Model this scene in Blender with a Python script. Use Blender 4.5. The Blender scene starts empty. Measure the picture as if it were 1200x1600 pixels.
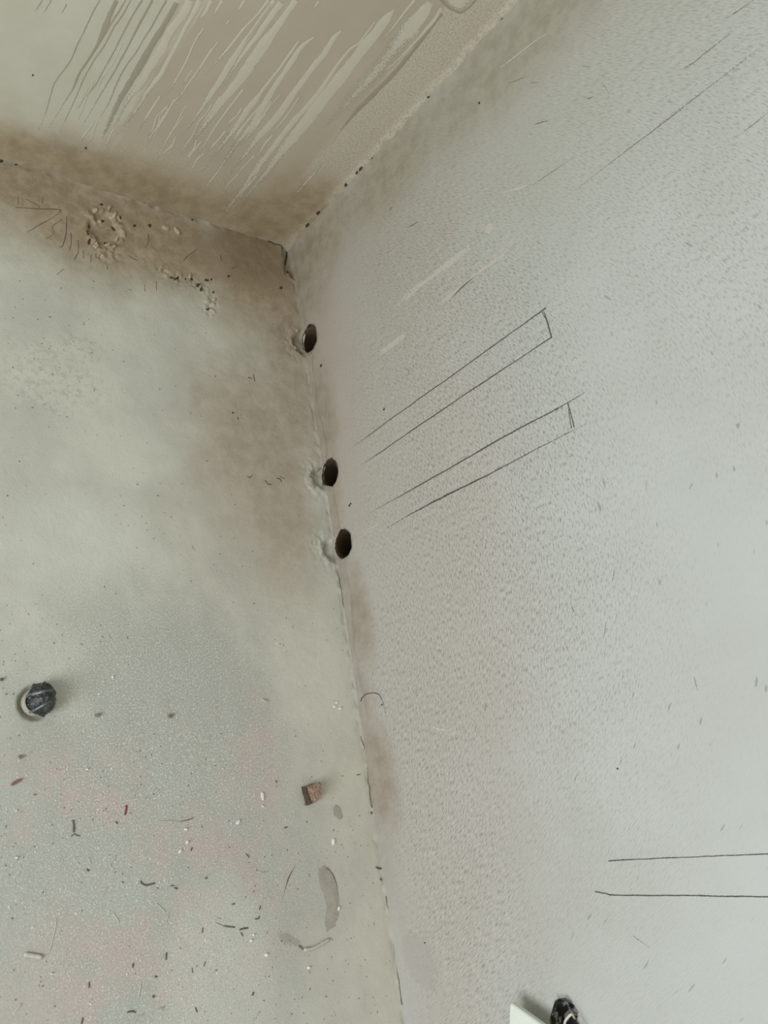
import bpy, bmesh, math, random
import numpy as np
from mathutils import Vector, Matrix
from mathutils.geometry import delaunay_2d_cdt, tessellate_polygon

scene = bpy.context.scene
COL = scene.collection
random.seed(7)

# ------------------------------------------------------------------ camera
R = np.array([[0.780902, -0.160119, 0.603784], [0.066288, -0.939889, -0.334984], [0.621127, 0.301613, -0.723347]])
F = 1321.73
C = np.array([-1.121507, -1.341601, 1.5])
cam_d = bpy.data.cameras.new('camera')
cam = bpy.data.objects.new('camera', cam_d)
COL.objects.link(cam)
cam_d.sensor_fit = 'VERTICAL'
cam_d.sensor_height = 36.0
cam_d.sensor_width = 27.0
cam_d.lens = F / 1600 * 36.0
cam_d.clip_start = 0.01
cam.matrix_world = Matrix(((R[0][0], -R[1][0], -R[2][0], C[0]), (R[0][1], -R[1][1], -R[2][1], C[1]),
                           (R[0][2], -R[1][2], -R[2][2], C[2]), (0, 0, 0, 1)))
scene.camera = cam

# ------------------------------------------------------------------ light
scene.view_settings.view_transform = 'Standard'
scene.view_settings.look = 'None'
scene.view_settings.gamma = 1.0
scene.view_settings.use_curve_mapping = False
scene.view_settings.exposure = 0.0
scene.cycles.max_bounces = 5
scene.cycles.diffuse_bounces = 3
scene.cycles.glossy_bounces = 1
scene.cycles.use_adaptive_sampling = True
scene.cycles.adaptive_threshold = 0.02
scene.cycles.transparent_max_bounces = 6
world = bpy.data.worlds.new('daylight')
scene.world = world
world.use_nodes = True
world.node_tree.nodes['Background'].inputs[0].default_value = (0.80, 0.90, 1.0, 1)
world.node_tree.nodes['Background'].inputs[1].default_value = 1.0
# daylight entering by the room's window in the left wall
ld = bpy.data.lights.new('window_daylight', 'AREA')
ld.shape = 'RECTANGLE'
ld.size = 1.9
ld.size_y = 1.45
ld.energy = 97
ld.color = (0.93, 0.935, 1.0)
lo = bpy.data.objects.new('window_daylight', ld)
COL.objects.link(lo)
lo.location = (-3.30, -2.05, 1.68)
lo.rotation_euler = (0, -math.pi / 2, 0)
lo.rotation_euler = Vector((1, 0, 0)).to_track_quat('-Z', 'Z').to_euler()

# ------------------------------------------------------------------ helpers
def ray(px, py, ax, v=0.0):
    d = R.T @ np.array([px - 600.0, py - 800.0, F])
    return C + (v - C[ax]) / d[ax] * d

def on_floor(px, py, z=0.0): return ray(px, py, 2, z)
def on_right(px, py, x=0.0): return ray(px, py, 0, x)
def on_back(px, py, y=0.0): return ray(px, py, 1, y)

def lin(c):
    return tuple((v / 255 / 12.92) if v <= 10 else ((v / 255 + 0.055) / 1.055) ** 2.4 for v in c)
KA = 1.12
def A(r, g, b):
    l = lin((r, g, b))
    return (min(l[0] * KA, .9), min(l[1] * KA, .9), min(l[2] * KA, .9), 1)

AA = A

def hashn(ix, iy, seed):
    h = (ix.astype(np.int64) * 374761393 + iy.astype(np.int64) * 668265263 + seed * 974634777) & 0xFFFFFFFF
    h = ((h ^ (h >> 13)) * 1274126177) & 0xFFFFFFFF
    return ((h ^ (h >> 16)) & 0xFFFF) / 65535.0

def vn(x, y, seed=0):
    x = np.asarray(x, float); y = np.asarray(y, float)
    ix = np.floor(x); iy = np.floor(y)
    fx = x - ix; fy = y - iy
    fx = fx * fx * (3 - 2 * fx); fy = fy * fy * (3 - 2 * fy)
    a = hashn(ix, iy, seed); b = hashn(ix + 1, iy, seed); c = hashn(ix, iy + 1, seed); d = hashn(ix + 1, iy + 1, seed)
    return (a * (1 - fx) + b * fx) * (1 - fy) + (c * (1 - fx) + d * fx) * fy

def fbm(x, y, seed=0, n=3):
    s = 0; a = .5; k = 1.0
    for i in range(n):
        s = s + a * vn(np.asarray(x) * k, np.asarray(y) * k, seed + i * 17); a *= .5; k *= 2.1
    return s / (1 - .5 ** n)

def sst(a, b, v):
    t = np.clip((v - a) / (b - a), 0, 1)
    return t * t * (3 - 2 * t)

def link(name, me, mat=None, parent=None, kind=None, smooth=False):
    o = bpy.data.objects.new(name, me)
    COL.objects.link(o)
    if mat is not None and not me.materials: me.materials.append(mat)
    if parent is not None: o.parent = parent
    if kind: o['kind'] = kind
    if smooth: me.shade_smooth()
    return o

def tag(o, label, cat, group=None):
    o['label'] = label; o['category'] = cat
    if group: o['group'] = group
    return o

def empty(name, loc):
    o = bpy.data.objects.new(name, None)
    COL.objects.link(o)
    o.location = loc
    o.empty_display_size = .05
    return o

def pyd(name, v, f):
    me = bpy.data.meshes.new(name)
    me.from_pydata([tuple(map(float, q)) for q in v], [], f)
    me.update()
    return me

def grid(name, us, vs, fn, flip=False):
    U, V = np.meshgrid(us, vs, indexing='ij')
    P = np.stack(fn(U, V), -1).reshape(-1, 3)
    nu, nv = len(us), len(vs)
    i = np.arange(nu - 1)[:, None] * nv + np.arange(nv - 1)[None, :]
    q = np.stack([i, i + nv, i + nv + 1, i + 1], -1).reshape(-1, 4)
    if flip: q = q[:, ::-1]
    me = bpy.data.meshes.new(name)
    me.vertices.add(len(P)); me.vertices.foreach_set('co', P.astype(np.float32).ravel())
    me.loops.add(q.size); me.loops.foreach_set('vertex_index', q.astype(np.int32).ravel())
    me.polygons.add(len(q))
    me.polygons.foreach_set('loop_start', np.arange(len(q), dtype=np.int32) * 4)
    me.update(calc_edges=True)
    return me

# ------------------------------------------------------------------ node maths
class Sx:
    def __init__(s, g, k): s.g = g; s.k = k
    def __add__(s, o): return s.g.m('ADD', s, o)
    def __radd__(s, o): return s.g.m('ADD', o, s)
    def __sub__(s, o): return s.g.m('SUBTRACT', s, o)
    def __rsub__(s, o): return s.g.m('SUBTRACT', o, s)
    def __mul__(s, o): return s.g.m('MULTIPLY', s, o)
    def __rmul__(s, o): return s.g.m('MULTIPLY', o, s)
    def __truediv__(s, o): return s.g.m('DIVIDE', s, o)

class Gx:
    def __init__(g, name, rough=.9, spec=.15):
        g.mat = bpy.data.materials.new(name)
        g.mat.use_nodes = True
        g.nt = g.mat.node_tree
        g.b = g.nt.nodes['Principled BSDF']
        g.b.inputs['Roughness'].default_value = rough
        g.b.inputs['Specular IOR Level'].default_value = spec
        tc = g.nt.nodes.new('ShaderNodeTexCoord')
        g.P = tc.outputs['Object']
        sp = g.nt.nodes.new('ShaderNodeSeparateXYZ')
        g.nt.links.new(g.P, sp.inputs[0])
        g.x, g.y, g.z = (Sx(g, sp.outputs[i]) for i in range(3))
    def put(g, inp, v):
        if isinstance(v, Sx): g.nt.links.new(v.k, inp)
        elif isinstance(v, (int, float)): inp.default_value = v
        elif isinstance(v, (tuple, list)): inp.default_value = v
        else: g.nt.links.new(v, inp)
    def m(g, op, a, b=None, c=None):
        n = g.nt.nodes.new('ShaderNodeMath'); n.operation = op
        g.put(n.inputs[0], a)
        if b is not None: g.put(n.inputs[1], b)
        if c is not None: g.put(n.inputs[2], c)
        return Sx(g, n.outputs[0])
    def mx(g, a, b): return g.m('MAXIMUM', a, b)
    def mn(g, a, b): return g.m('MINIMUM', a, b)
    def vec(g, x, y, z):
        n = g.nt.nodes.new('ShaderNodeCombineXYZ')
        for i, v in enumerate((x, y, z)): g.put(n.inputs[i], v)
        return n.outputs[0]
    def noise(g, scale, vec=None, det=3.0, ro=.55, off=None):
        n = g.nt.nodes.new('ShaderNodeTexNoise')
        v = vec if vec is not None else g.P
        if off is not None:
            a = g.nt.nodes.new('ShaderNodeVectorMath'); a.operation = 'ADD'
            g.nt.links.new(v, a.inputs[0]); a.inputs[1].default_value = (off, off * .7, off * 1.3); v = a.outputs[0]
        g.nt.links.new(v, n.inputs['Vector'])
        n.inputs['Scale'].default_value = scale; n.inputs['Detail'].default_value = det; n.inputs['Roughness'].default_value = ro
        return Sx(g, n.outputs[0])
    def voro(g, scale, vec=None, feature='F1', rnd=1.0):
        n = g.nt.nodes.new('ShaderNodeTexVoronoi'); n.feature = feature
        g.nt.links.new(vec if vec is not None else g.P, n.inputs['Vector'])
        n.inputs['Scale'].default_value = scale; n.inputs['Randomness'].default_value = rnd
        return Sx(g, n.outputs['Distance'])
    def ss(g, v, a, b, t0=0.0, t1=1.0):
        n = g.nt.nodes.new('ShaderNodeMapRange'); n.interpolation_type = 'SMOOTHSTEP'
        g.put(n.inputs[0], v)
        n.inputs[1].default_value = a; n.inputs[2].default_value = b; n.inputs[3].default_value = t0; n.inputs[4].default_value = t1
        return Sx(g, n.outputs[0])
    def mix(g, f, a, b):
        n = g.nt.nodes.new('ShaderNodeMix'); n.data_type = 'RGBA'
        g.put(n.inputs[0], f); g.put(n.inputs[6], a); g.put(n.inputs[7], b)
        return n.outputs[2]
    def blob(g, u, v, cu, cv, ru, rv, soft=.4, wob=None, amp=.5):
        a = (u - cu) / ru; b = (v - cv) / rv
        d = g.m('SQRT', a * a + b * b)
        if wob is not None: d = d + (wob - .5) * amp * 2
        return g.ss(d, 1 - soft, 1 + soft, 1.0, 0.0)
    def attr(g, name):
        n = g.nt.nodes.new('ShaderNodeAttribute'); n.attribute_name = name
        return Sx(g, n.outputs['Fac'])
    def color(g, c): g.put(g.b.inputs['Base Color'], c)
    def bump(g, h, strength=.4, dist=.002):
        n = g.nt.nodes.new('ShaderNodeBump')
        n.inputs['Strength'].default_value = strength; n.inputs['Distance'].default_value = dist
        g.put(n.inputs['Height'], h)
        g.nt.links.new(n.outputs[0], g.b.inputs['Normal'])

def plain(name, c, rough=.8, var=.12, scale=300, spec=.3):
    g = Gx(name, rough, spec)
    n = g.noise(scale, det=2)
    d = tuple(max(0, v * (1 - 2.5 * var)) for v in c[:3]) + (1,)
    l = tuple(min(1, v * (1 + 1.5 * var)) for v in c[:3]) + (1,)
    g.color(g.mix(n, d, l))
    return g.mat

# ------------------------------------------------------------------ surface materials
def floor_material():
    g = Gx('dusty_concrete', .93, .1)
    x, y = g.x, g.y
    def A(r, g_, b): return tuple(v * 1.13 for v in AA(r, g_, b)[:3]) + (1,)
    w1 = g.noise(5, det=3, ro=.6); w2 = g.noise(14, det=3, ro=.6, off=3.1); w3 = g.noise(45, det=3, ro=.6, off=7.7)
    wob = w1 * .5 + w2 * .35 + w3 * .15
    def bl(px, py, ru, rv, soft=.5, amp=.6):
        p = on_floor(px, py); return g.blob(x, y, float(p[0]), float(p[1]), ru, rv, soft, wob, amp)
    c = g.mix(g.ss(w1, .35, .68), A(176, 177, 165), A(190, 191, 178))
    # warmer cement beside the right-hand wall
    c = g.mix(bl(530, 1400, .13, .55, .5) * .75, c, A(193, 188, 173))
    # worn grey traffic area with pink dust
    grey = g.mx(bl(200, 1440, .46, .46, .5), bl(270, 1130, .24, .26, .45))
    c = g.mix(grey * .85, c, A(159, 161, 153))
    pink = g.mx(g.mx(bl(110, 1245, .20, .07, .6), bl(330, 1400, .16, .25, .6)), g.mx(bl(400, 1180, .06, .16, .6), bl(190, 1560, .20, .16, .6)))
    c = g.mix(pink * g.ss(w2, .38, .62) * .9, c, A(172, 162, 155))
    c = g.mix(bl(350, 1560, .10, .17, .4) * .6, c, A(184, 185, 174))
    c = g.mix(bl(110, 850, .10, .10, .4) * .35, c, A(196, 199, 188))
    # mottled dark rub marks
    rub = g.mx(bl(85, 590, .10, .07, .7), bl(125, 545, .05, .03, .6))
    c = g.mix(rub * g.ss(g.noise(70, det=4, ro=.7, off=6.0), .46, .64) * .4, c, A(140, 135, 122))
    c = g.mix(bl(60, 1140, .06, .06, .6) * .4, c, A(150, 150, 140))
    # brown damp stain along the back wall
    st = g.mx(g.mx(bl(200, 360, .34, .13, .7), bl(400, 420, .17, .18, .7)), bl(60, 300, .26, .09, .7))
    blot = g.noise(34, det=4, ro=.72, off=1.7)
    c = g.mix(st * .92, c, g.mix(g.ss(blot, .3, .72), A(132, 114, 90), A(158, 143, 118)))
    dk = bl(400, 400, .14, .09, .6)
    c = g.mix(dk * g.ss(blot, .3, .6) * .7, c, A(112, 95, 73))
    # second brown stain by the holes
    s2 = g.mx(g.mx(bl(390, 690, .13, .20, .7), bl(430, 760, .09, .22, .6)), bl(455, 600, .06, .22, .6) * .9)
    c = g.mix(s2 * .8, c, g.mix(g.ss(blot, .3, .7), A(142, 128, 110), A(164, 153, 136)))
    c = g.mix(bl(380, 830, .16, .2, .7) * .35, c, A(166, 157, 143))
    # dust speckle: pale grit on grey
    sv = g.voro(230); sn = g.noise(330, det=2, ro=.5)
    spk = g.mx(bl(260, 1130, .24, .26, .5), bl(260, 1350, .28, .34, .5) * .7) * .72 + .1
    c = g.mix(g.ss(sn, .54, .66) * spk * .75, c, A(204, 205, 196))
    c = g.mix(g.ss(sn, .44, .34) * spk * .65, c, A(138, 138, 130))
    # scattered dark specks
    sp = g.ss(g.voro(55), .10, .05) * g.ss(g.noise(9, det=2, off=9.0), .42, .62)
    c = g.mix(sp * .6, c, A(112, 104, 92))
    g.color(c)
    h = g.noise(110, det=3, ro=.7) * .8 + sn * .45
    g.bump(h, .35, .0022)
    return g.mat

def right_material():
    g = Gx('rolled_wall_paint', .62, .28)
    y, z = g.y, g.z
    def A(r, g_, b): return tuple(v * .80 for v in AA(r, g_, b)[:3]) + (1,)
    w1 = g.noise(3.5, det=3, ro=.6); w2 = g.noise(13, det=3, ro=.6, off=2.2); w3 = g.noise(50, det=3, ro=.6, off=5.5)
    wob = w1 * .45 + w2 * .4 + w3 * .15
    def bl(px, py, ru, rv, soft=.5, amp=.5):
        p = on_right(px, py); return g.blob(y, z, float(p[1]), float(p[2]), ru, rv, soft, wob, amp)
    c = g.mix(g.ss(w1, .3, .7), A(187, 191, 184), A(193, 198, 192))
    # warmer, darker tint low on the wall and towards the corner
    low = g.mx(bl(620, 700, 1.0, .30, .6), bl(640, 1150, .8, .17, .6))
    c = g.mix(low * .6, c, A(184, 175, 161))
    c = g.mix(bl(480, 500, .55, .14, .7) * .5, c, A(178, 164, 144))
    hi = bl(800, 150, .30, .60, .6)
    c = g.mix(hi * .45, c, A(176, 174, 156))
    # stipple left by the roller, running in arcs
    yy = y + 1.2
    w = z - (yy * .45 - yy * yy * .82)
    v = g.vec(g.x, y * 115, w * 350)
    gr = g.noise(1.0, vec=v, det=2, ro=.5)
    v2 = g.vec(g.x, y * 230, w * 520)
    gr2 = g.noise(1.0, vec=v2, det=3, ro=.6, off=4.0)
    tex = g.mx(bl(740, 700, .62, .30, .6), g.mx(bl(680, 1200, .62, .17, .6), bl(1080, 180, .45, .32, .6) * .55))
    tex = tex * .9 + .07
    c = g.mix(g.ss(gr, .53, .66) * tex * .5, c, A(214, 211, 203))
    c = g.mix(g.ss(gr, .47, .34) * tex * .75, c, A(140, 137, 128))
    c = g.mix(g.ss(gr2, .46, .32) * tex * .45, c, A(130, 127, 120))
    # sparse dark flecks further out
    v3 = g.vec(g.x, y * 34, w * 110)
    fl = g.noise(1.0, vec=v3, det=1, ro=.4, off=8.0)
    c = g.mix(g.ss(fl, .27, .20) * .6, c, A(128, 130, 124))
    # grime at the foot of the wall; corner shade painted in with it
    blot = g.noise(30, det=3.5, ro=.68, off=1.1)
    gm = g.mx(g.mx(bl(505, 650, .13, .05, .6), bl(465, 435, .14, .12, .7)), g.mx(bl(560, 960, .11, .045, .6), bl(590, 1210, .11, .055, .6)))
    # dust line left along the floor, ragged in height
    dust = g.ss(z + (w2 - .5) * .09 + (w3 - .5) * .03, .085, .012) * g.ss(y + (w1 - .5) * .5, -1.75, -1.25)
    gm = g.mx(gm, dust * .75)
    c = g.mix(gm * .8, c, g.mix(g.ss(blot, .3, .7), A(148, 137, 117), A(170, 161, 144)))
    shade_grime = g.mx(g.mx(bl(760, 110, .10, .22, .7), bl(610, 255, .09, .2, .7)), g.mx(bl(850, 15, .10, .2, .7), bl(505, 355, .10, .16, .7)))  # shading of the upright corner, painted in as blotchy brown with some grime
    c = g.mix(shade_grime * .68, c, g.mix(g.ss(blot, .3, .7), A(150, 141, 116), A(174, 167, 147)))
    g.color(c)
    p = on_right(740, 900)
    tb = g.blob(y, z, float(p[1]), float(p[2]), .95, .30, .6) * .9 + .07     # same roller area, plain outline for the relief
    h = (gr + gr2 * .5) * tb
    g.bump(h, .6, .0026)
    return g.mat

def back_material():
    g = Gx('undercoat_plaster', .85, .15)
    x, z = g.x, g.z
    def A(r, g_, b): return tuple(v * 1.15 for v in AA(r, g_, b)[:3]) + (1,)
    w1 = g.noise(4, det=3, ro=.6); w2 = g.noise(15, det=3, ro=.6, off=2.6); w3 = g.noise(60, det=3, ro=.6, off=4.5)
    wob = w1 * .45 + w2 * .4 + w3 * .15
    def bl(px, py, ru, rv, soft=.5, amp=.5):
        p = on_back(px, py); return g.blob(x, z, float(p[0]), float(p[2]), ru, rv, soft, wob, amp)
    under = g.mix(g.ss(w1, .3, .7), A(160, 152, 133), A(166, 159, 141))
    lightc = g.mix(g.ss(w2, .3, .7), A(174, 172, 156), A(180, 179, 165))
    # light coat: everything left of the runs, ragged edge stretched downwards
    st = g.noise(1.0, vec=g.vec(x * 70, 0, z * 5), det=3, ro=.6)
    lm = g.ss(x + (st - .5) * .14, -.50, -.545)
    c = g.mix(lm * .9, under, lightc)
    # stippled band towards the corner
    sn = g.noise(240, det=3, ro=.6); sb = g.ss(x + (st - .5) * .02, -.122, -.108)
    c = g.mix(sb * g.ss(sn, .40, .56) * .85, c, A(180, 176, 161))
    c = g.mix(sb * g.ss(sn, .36, .28) * .6, c, A(126, 116, 97))
    # stipple where the runs break up above the floor
    bt = g.ss(z + (w2 - .5) * .16, .24, .12)
    c = g.mix(bt * g.ss(sn, .48, .62) * .5, c, A(184, 178, 160))
    # brown grime at the foot of the wall, thickest near the corner
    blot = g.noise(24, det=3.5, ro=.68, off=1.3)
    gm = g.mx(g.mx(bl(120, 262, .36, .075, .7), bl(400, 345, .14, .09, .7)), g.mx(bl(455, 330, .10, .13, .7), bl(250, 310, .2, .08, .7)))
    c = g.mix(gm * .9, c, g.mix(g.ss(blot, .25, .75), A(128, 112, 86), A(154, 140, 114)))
    g.color(c)
    g.bump(sn * (g.ss(x, -.125, -.105) * 1.1 + .2), .35, .002)
    return g.mat

M_FLOOR = floor_material()
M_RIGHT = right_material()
M_BACK = back_material()
M_ROOM = plain('room_paint', A(190, 188, 178), .9, .04, 6)

def patchy(name, c1, c2, thr=(.35, .6), scale=260, edge='fade', rough=.9, alpha=1.0, bump=0, spec=.1):
    """paint or pencil layer that wears away where its 'fade' attribute rises"""
    g = Gx(name, rough, spec)
    n = g.noise(scale, det=3, ro=.6)
    g.color(g.mix(g.noise(40, det=3), c1, c2))
    f = g.attr(edge)
    a = g.ss(n - f, thr[0], thr[1]) * alpha
    g.put(g.b.inputs['Alpha'], a)
    if bump: g.bump(n, bump, .001)
    return g.mat

M_RUN = patchy('pale_paint_run', A(186, 182, 162), A(194, 190, 173), (-.08, .28))
M_RUNDARK = patchy('bare_undercoat_run', A(168, 160, 140), A(175, 167, 148), (-.08, .28), alpha=.62)
M_STIP = patchy('stippled_pale_paint', A(188, 182, 164), A(195, 191, 176), (.30, .60), 300)
M_PUTTY = patchy('white_putty_smear', A(194, 189, 178), A(200, 195, 185), (.08, .45), 160, alpha=.75)
M_SMOOTH = patchy('smooth_paint_patch', A(190, 187, 179), A(195, 192, 185), (-.05, .6), 90, alpha=.35)
M_PENCIL = patchy('pencil_graphite', A(64, 63, 60), A(96, 95, 90), (.18, .52), 420)
M_FAINT = patchy('faint_pencil', A(120, 117, 108), A(146, 143, 134), (.2, .6), 300, alpha=.8)
M_CRACK = patchy('crack_dirt', A(104, 90, 70), A(124, 109, 88), (.1, .45), 300, alpha=.8)
M_SCR = patchy('pale_scratch', A(200, 194, 182), A(206, 201, 190), (.1, .5), 200, alpha=.8)
M_DAMP = patchy('grey_damp_mark', A(172, 168, 155), A(180, 176, 163), (-.1, .55), 60, alpha=.85)
M_FAINTDAMP = patchy('faint_damp', A(178, 174, 162), A(184, 180, 168), (.0, .7), 60, alpha=.5)
M_PIT = plain('recess_shade', A(84, 72, 56), .95, .2, 500, .05)  # dark tone stands for the shade inside pits and open cracks
M_DARKBIT = plain('dark_splinter', A(106, 100, 90), .85, .2, 500)
M_BROWNBIT = plain('brown_splinter', A(124, 112, 96), .85, .2, 500)
M_STRAW = plain('dry_straw', A(190, 185, 172), .8, .1, 400)
M_WHITEBIT = plain('white_paint_chip', A(222, 222, 214), .7, .05, 400)
M_RED = plain('red_plastic', A(120, 48, 50), .6, .1, 400)
M_PINKBIT = plain('reddish_chip', A(140, 104, 96), .9, .2, 400)
M_GREYBIT = plain('grey_mortar_crumb', A(128, 124, 112), .95, .2, 500)
M_FLAKE = plain('pale_grey_cement', A(164, 161, 148), .95, .08, 300, .1)
M_CRUST = plain('crumbled_cement', A(186, 172, 144), .95, .18, 350)

# ------------------------------------------------------------------ surface relief
HOLES = [(482, 529, .0355), (514, 739, .0345), (535, 850, .0340)]
HW = [(float(on_right(a, b)[1]), float(on_right(a, b)[2]), r) for a, b, r in HOLES]
BOXC = on_right(888, 1606)
BOX = (float(BOXC[1]), float(BOXC[2]), .0415)
CR = on_floor(163, 358)
BAG = on_floor(56, 1097)
CRUM = [on_floor(*p) for p in ((255, 424), (280, 436), (300, 440), (318, 448), (330, 470), (326, 484), (148, 345), (185, 350), (180, 398), (160, 400))]

def zf(X, Y):
    h = .0022 * (fbm(X * 5, Y * 5, 3, 3) - .5) + .0011 * (fbm(X * 40, Y * 40, 5, 3) - .5)
    n1 = fbm(X * 60, Y * 60, 9, 3)
    # crumbled patch near the back wall
    d = np.hypot((X - CR[0]) / .034, (Y - CR[1]) / .044) + (n1 - .5) * .5
    h = h - .006 * sst(1.05, .8, d)
    ring = np.exp(-((d - 1.1) / .22) ** 2)
    h = h + ring * .012 * (fbm(X * 150, Y * 150, 21, 2) - .45)
    for p in CRUM:
        d = np.hypot(X - p[0], Y - p[1])
        h = h + np.exp(-(d / .016) ** 2) * .013 * (fbm(X * 170, Y * 170, 33, 2) - .55)
    # broken floor edge in front of each pipe hole
    for (y0, z0, r) in HW:
        d = np.hypot(X / .042, (Y - y0 + .004) / (r * 1.0)) + (n1 - .5) * .35
        h = h - .013 * sst(1.0, .35, d)
        d2 = np.hypot((X + .03) / .03, (Y - y0 + .004) / .045)
        h = h + np.exp(-(d2) ** 2) * .008 * (fbm(X * 160, Y * 160, 40, 2) - .5)
    # open crevice round the pipe stub
    d = np.hypot(X - BAG[0], Y - BAG[1]) + (n1 - .5) * .006
    h = h - .012 * sst(.031, .025, d)
    # void in the very corner
    d = np.maximum(-X / .026, -Y / .085) + (n1 - .5) * .7
    h = h - .010 * sst(1.0, .75, d)
    # rough seam against both walls
    e = np.abs(np.minimum(-X, -Y))
    h = h + np.exp(-(e / .008) ** 2) * .006 * (fbm(X * 70, Y * 70, 51, 2) - .6)
    return h

def xr(Y, Z):
    """right wall: distance of its face from the plane x = 0 (negative comes into the room)"""
    n = fbm(Y * 45, Z * 45, 61, 3)
    foot = .028 + .03 * (fbm(Y * 9, Y * 0 + 2.2, 63, 3) - .5)
    h = .003 * sst(foot, foot - .010, Z + (n - .5) * .012) * sst(-1.3, -1.15, Y)
    h = h - .0035 * sst(.028, .0, -Y) * (.4 + n)
    return h

def yb(X, Z):
    n = fbm(X * 55, Z * 55, 71, 3)
    h = -.0045 * sst(.022, .004, -X + (n - .5) * .022) * n * 1.6
    h = h - .002 * sst(.05, 0, Z) * (n - .3)
    return h

# ------------------------------------------------------------------ room shell
def axis(fine0, fine1, step, end):
    a = list(np.arange(fine0, fine1 - 1e-6, -step)) + [fine1]
    v = fine1; s = step
    while v > end:
        s *= 1.5; v -= s; a.append(max(v, end))
    return np.array(sorted(set(a)))

ux = axis(.0102, -.86, .0034, -3.35)
uy = axis(.0102, -1.92, .0034, -4.2)
floor = link('floor', grid('floor', ux, uy, lambda X, Y: (X, Y, zf(X, Y))), M_FLOOR, kind='structure', smooth=True)

zb = -axis(.06, -1.32, .005, -2.65)[::-1]
wall_back = link('wall_back', grid('wall_back', axis(.0, -.9, .005, -3.35), zb, lambda X, Z: (X, yb(X, Z), Z)), M_BACK, kind='structure', smooth=True)

def wall_right_mesh():
    pts = []
    ys = axis(.0, -1.95, .009, -4.2); zs = -axis(.10, -1.3, .009, -2.65)[::-1]
    loops = []
    rng = np.random.RandomState(4)
    allh = [(y, z, r, 72, .035) for y, z, r in HW] + [BOX + (64, .10)]
    for hi, (y, z, r, n, jag) in enumerate(allh):
        L = []
        for k in range(n):
            a = 2 * math.pi * k / n
            j = 1 + jag * (float(fbm(math.cos(a) * 4 + 9 * hi, math.sin(a) * 4, 81 + hi, 3)) - .5) * 2
            L.append((y + r * j * math.cos(a), z + r * j * math.sin(a)))
        loops.append(L)
    yv, zv = np.meshgrid(ys, zs, indexing='ij')
    pp = np.stack([yv.ravel(), zv.ravel()], 1)
    ee = np.arange(-1.2, -.1, .0045); zz = np.arange(-.01, .075, .0045)
    yv, zv = np.meshgrid(ee + .002, zz, indexing='ij')
    pp = np.concatenate([pp, np.stack([yv.ravel(), zv.ravel()], 1)])
    keep = np.ones(len(pp), bool)
    for (y, z, r, n, jag) in allh: keep &= np.hypot(pp[:, 0] - y, pp[:, 1] - z) > r * (1 + jag) + .002
    pp = pp[keep]
    verts = [Vector((float(a), float(b))) for a, b in pp]
    edges = []
    for L in loops:
        s = len(verts); verts += [Vector(q) for q in L]
        edges += [(s + k, s + (k + 1) % len(L)) for k in range(len(L))]
    vo, eo, fo, _, _, _ = delaunay_2d_cdt(verts, edges, [], 0, 1e-6)
    co = np.array([(v.x, v.y) for v in vo])
    X = xr(co[:, 0], co[:, 1])
    for (y, z, r, n, jag) in allh:      # broken arris round each hole
        d = np.hypot(co[:, 0] - y, co[:, 1] - z) - r
        X = X + np.exp(-(np.maximum(d, 0) / .004) ** 2) * .003 * vn(co[:, 0] * 120, co[:, 1] * 120, 5)
    F_ = []
    for f in fo:
        c = co[list(f)].mean(0)
        if any(np.hypot(c[0] - y, c[1] - z) < r * .9 for (y, z, r, n, jag) in allh): continue
        ar = np.cross(co[f[1]] - co[f[0]], co[f[2]] - co[f[0]])
        F_.append(tuple(f) if ar < 0 else tuple(f[::-1]))
    P = [(X[i], co[i, 0], co[i, 1]) for i in range(len(co))]
    # rims of the cut-outs -> tunnels through the wall
    key = {}
    for i in range(len(co)): key[(round(co[i, 0], 5), round(co[i, 1], 5))] = i
    tun = []
    for hi, L in enumerate(loops):
        y, z, r, n, jag = allh[hi]
        ids = [min(range(len(co)), key=lambda q: 0) if False else key.get((round(a, 5), round(b, 5))) for a, b in L]
        if None in ids:
            ids = [int(np.argmin(np.hypot(co[:, 0] - a, co[:, 1] - b))) for a, b in L]
        depth = [.008, .03, .09, .17, .26] if hi < 3 else [.008, .03, .06]
        prev = ids
        for di, d in enumerate(depth):
            base = len(P)
            for k in range(n):
                a = 2 * math.pi * k / n
                rr = r * (.965 + .05 * float(vn(k * .45, d * 60, 91 + hi)))
                sl = (.75 if hi < 3 else 0) * max(0, d - .006)
                P.append((d, y + sl * .25 + rr * math.cos(a), z - sl + rr * math.sin(a)))
            cur = list(range(base, base + n))
            for k in range(n): tun.append((prev[k], prev[(k + 1) % n], cur[(k + 1) % n], cur[k]))
            prev = cur
        tun.append(tuple(prev))
    me = bpy.data.meshes.new('wall_right')
    me.from_pydata([tuple(map(float, p)) for p in P], [], F_ + tun)
    me.update()
    bm = bmesh.new(); bm.from_mesh(me)
    bmesh.ops.recalc_face_normals(bm, faces=bm.faces)
    f0 = max(bm.faces, key=lambda f: f.calc_area() if abs(f.normal.x) > .9 and f.calc_center_median().z > 1.4 else 0)
    if f0.normal.x > 0: bmesh.ops.reverse_faces(bm, faces=bm.faces)
    bm.to_mesh(me); bm.free()
    nf = len(F_)
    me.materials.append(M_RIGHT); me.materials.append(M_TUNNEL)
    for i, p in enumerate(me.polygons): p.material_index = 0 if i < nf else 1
    return me

M_TUNNEL = plain('drilled_masonry', A(128, 114, 92), .95, .2, 120, .05)
wall_right = link('wall_right', wall_right_mesh(), M_RIGHT, kind='structure', smooth=True)

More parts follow.
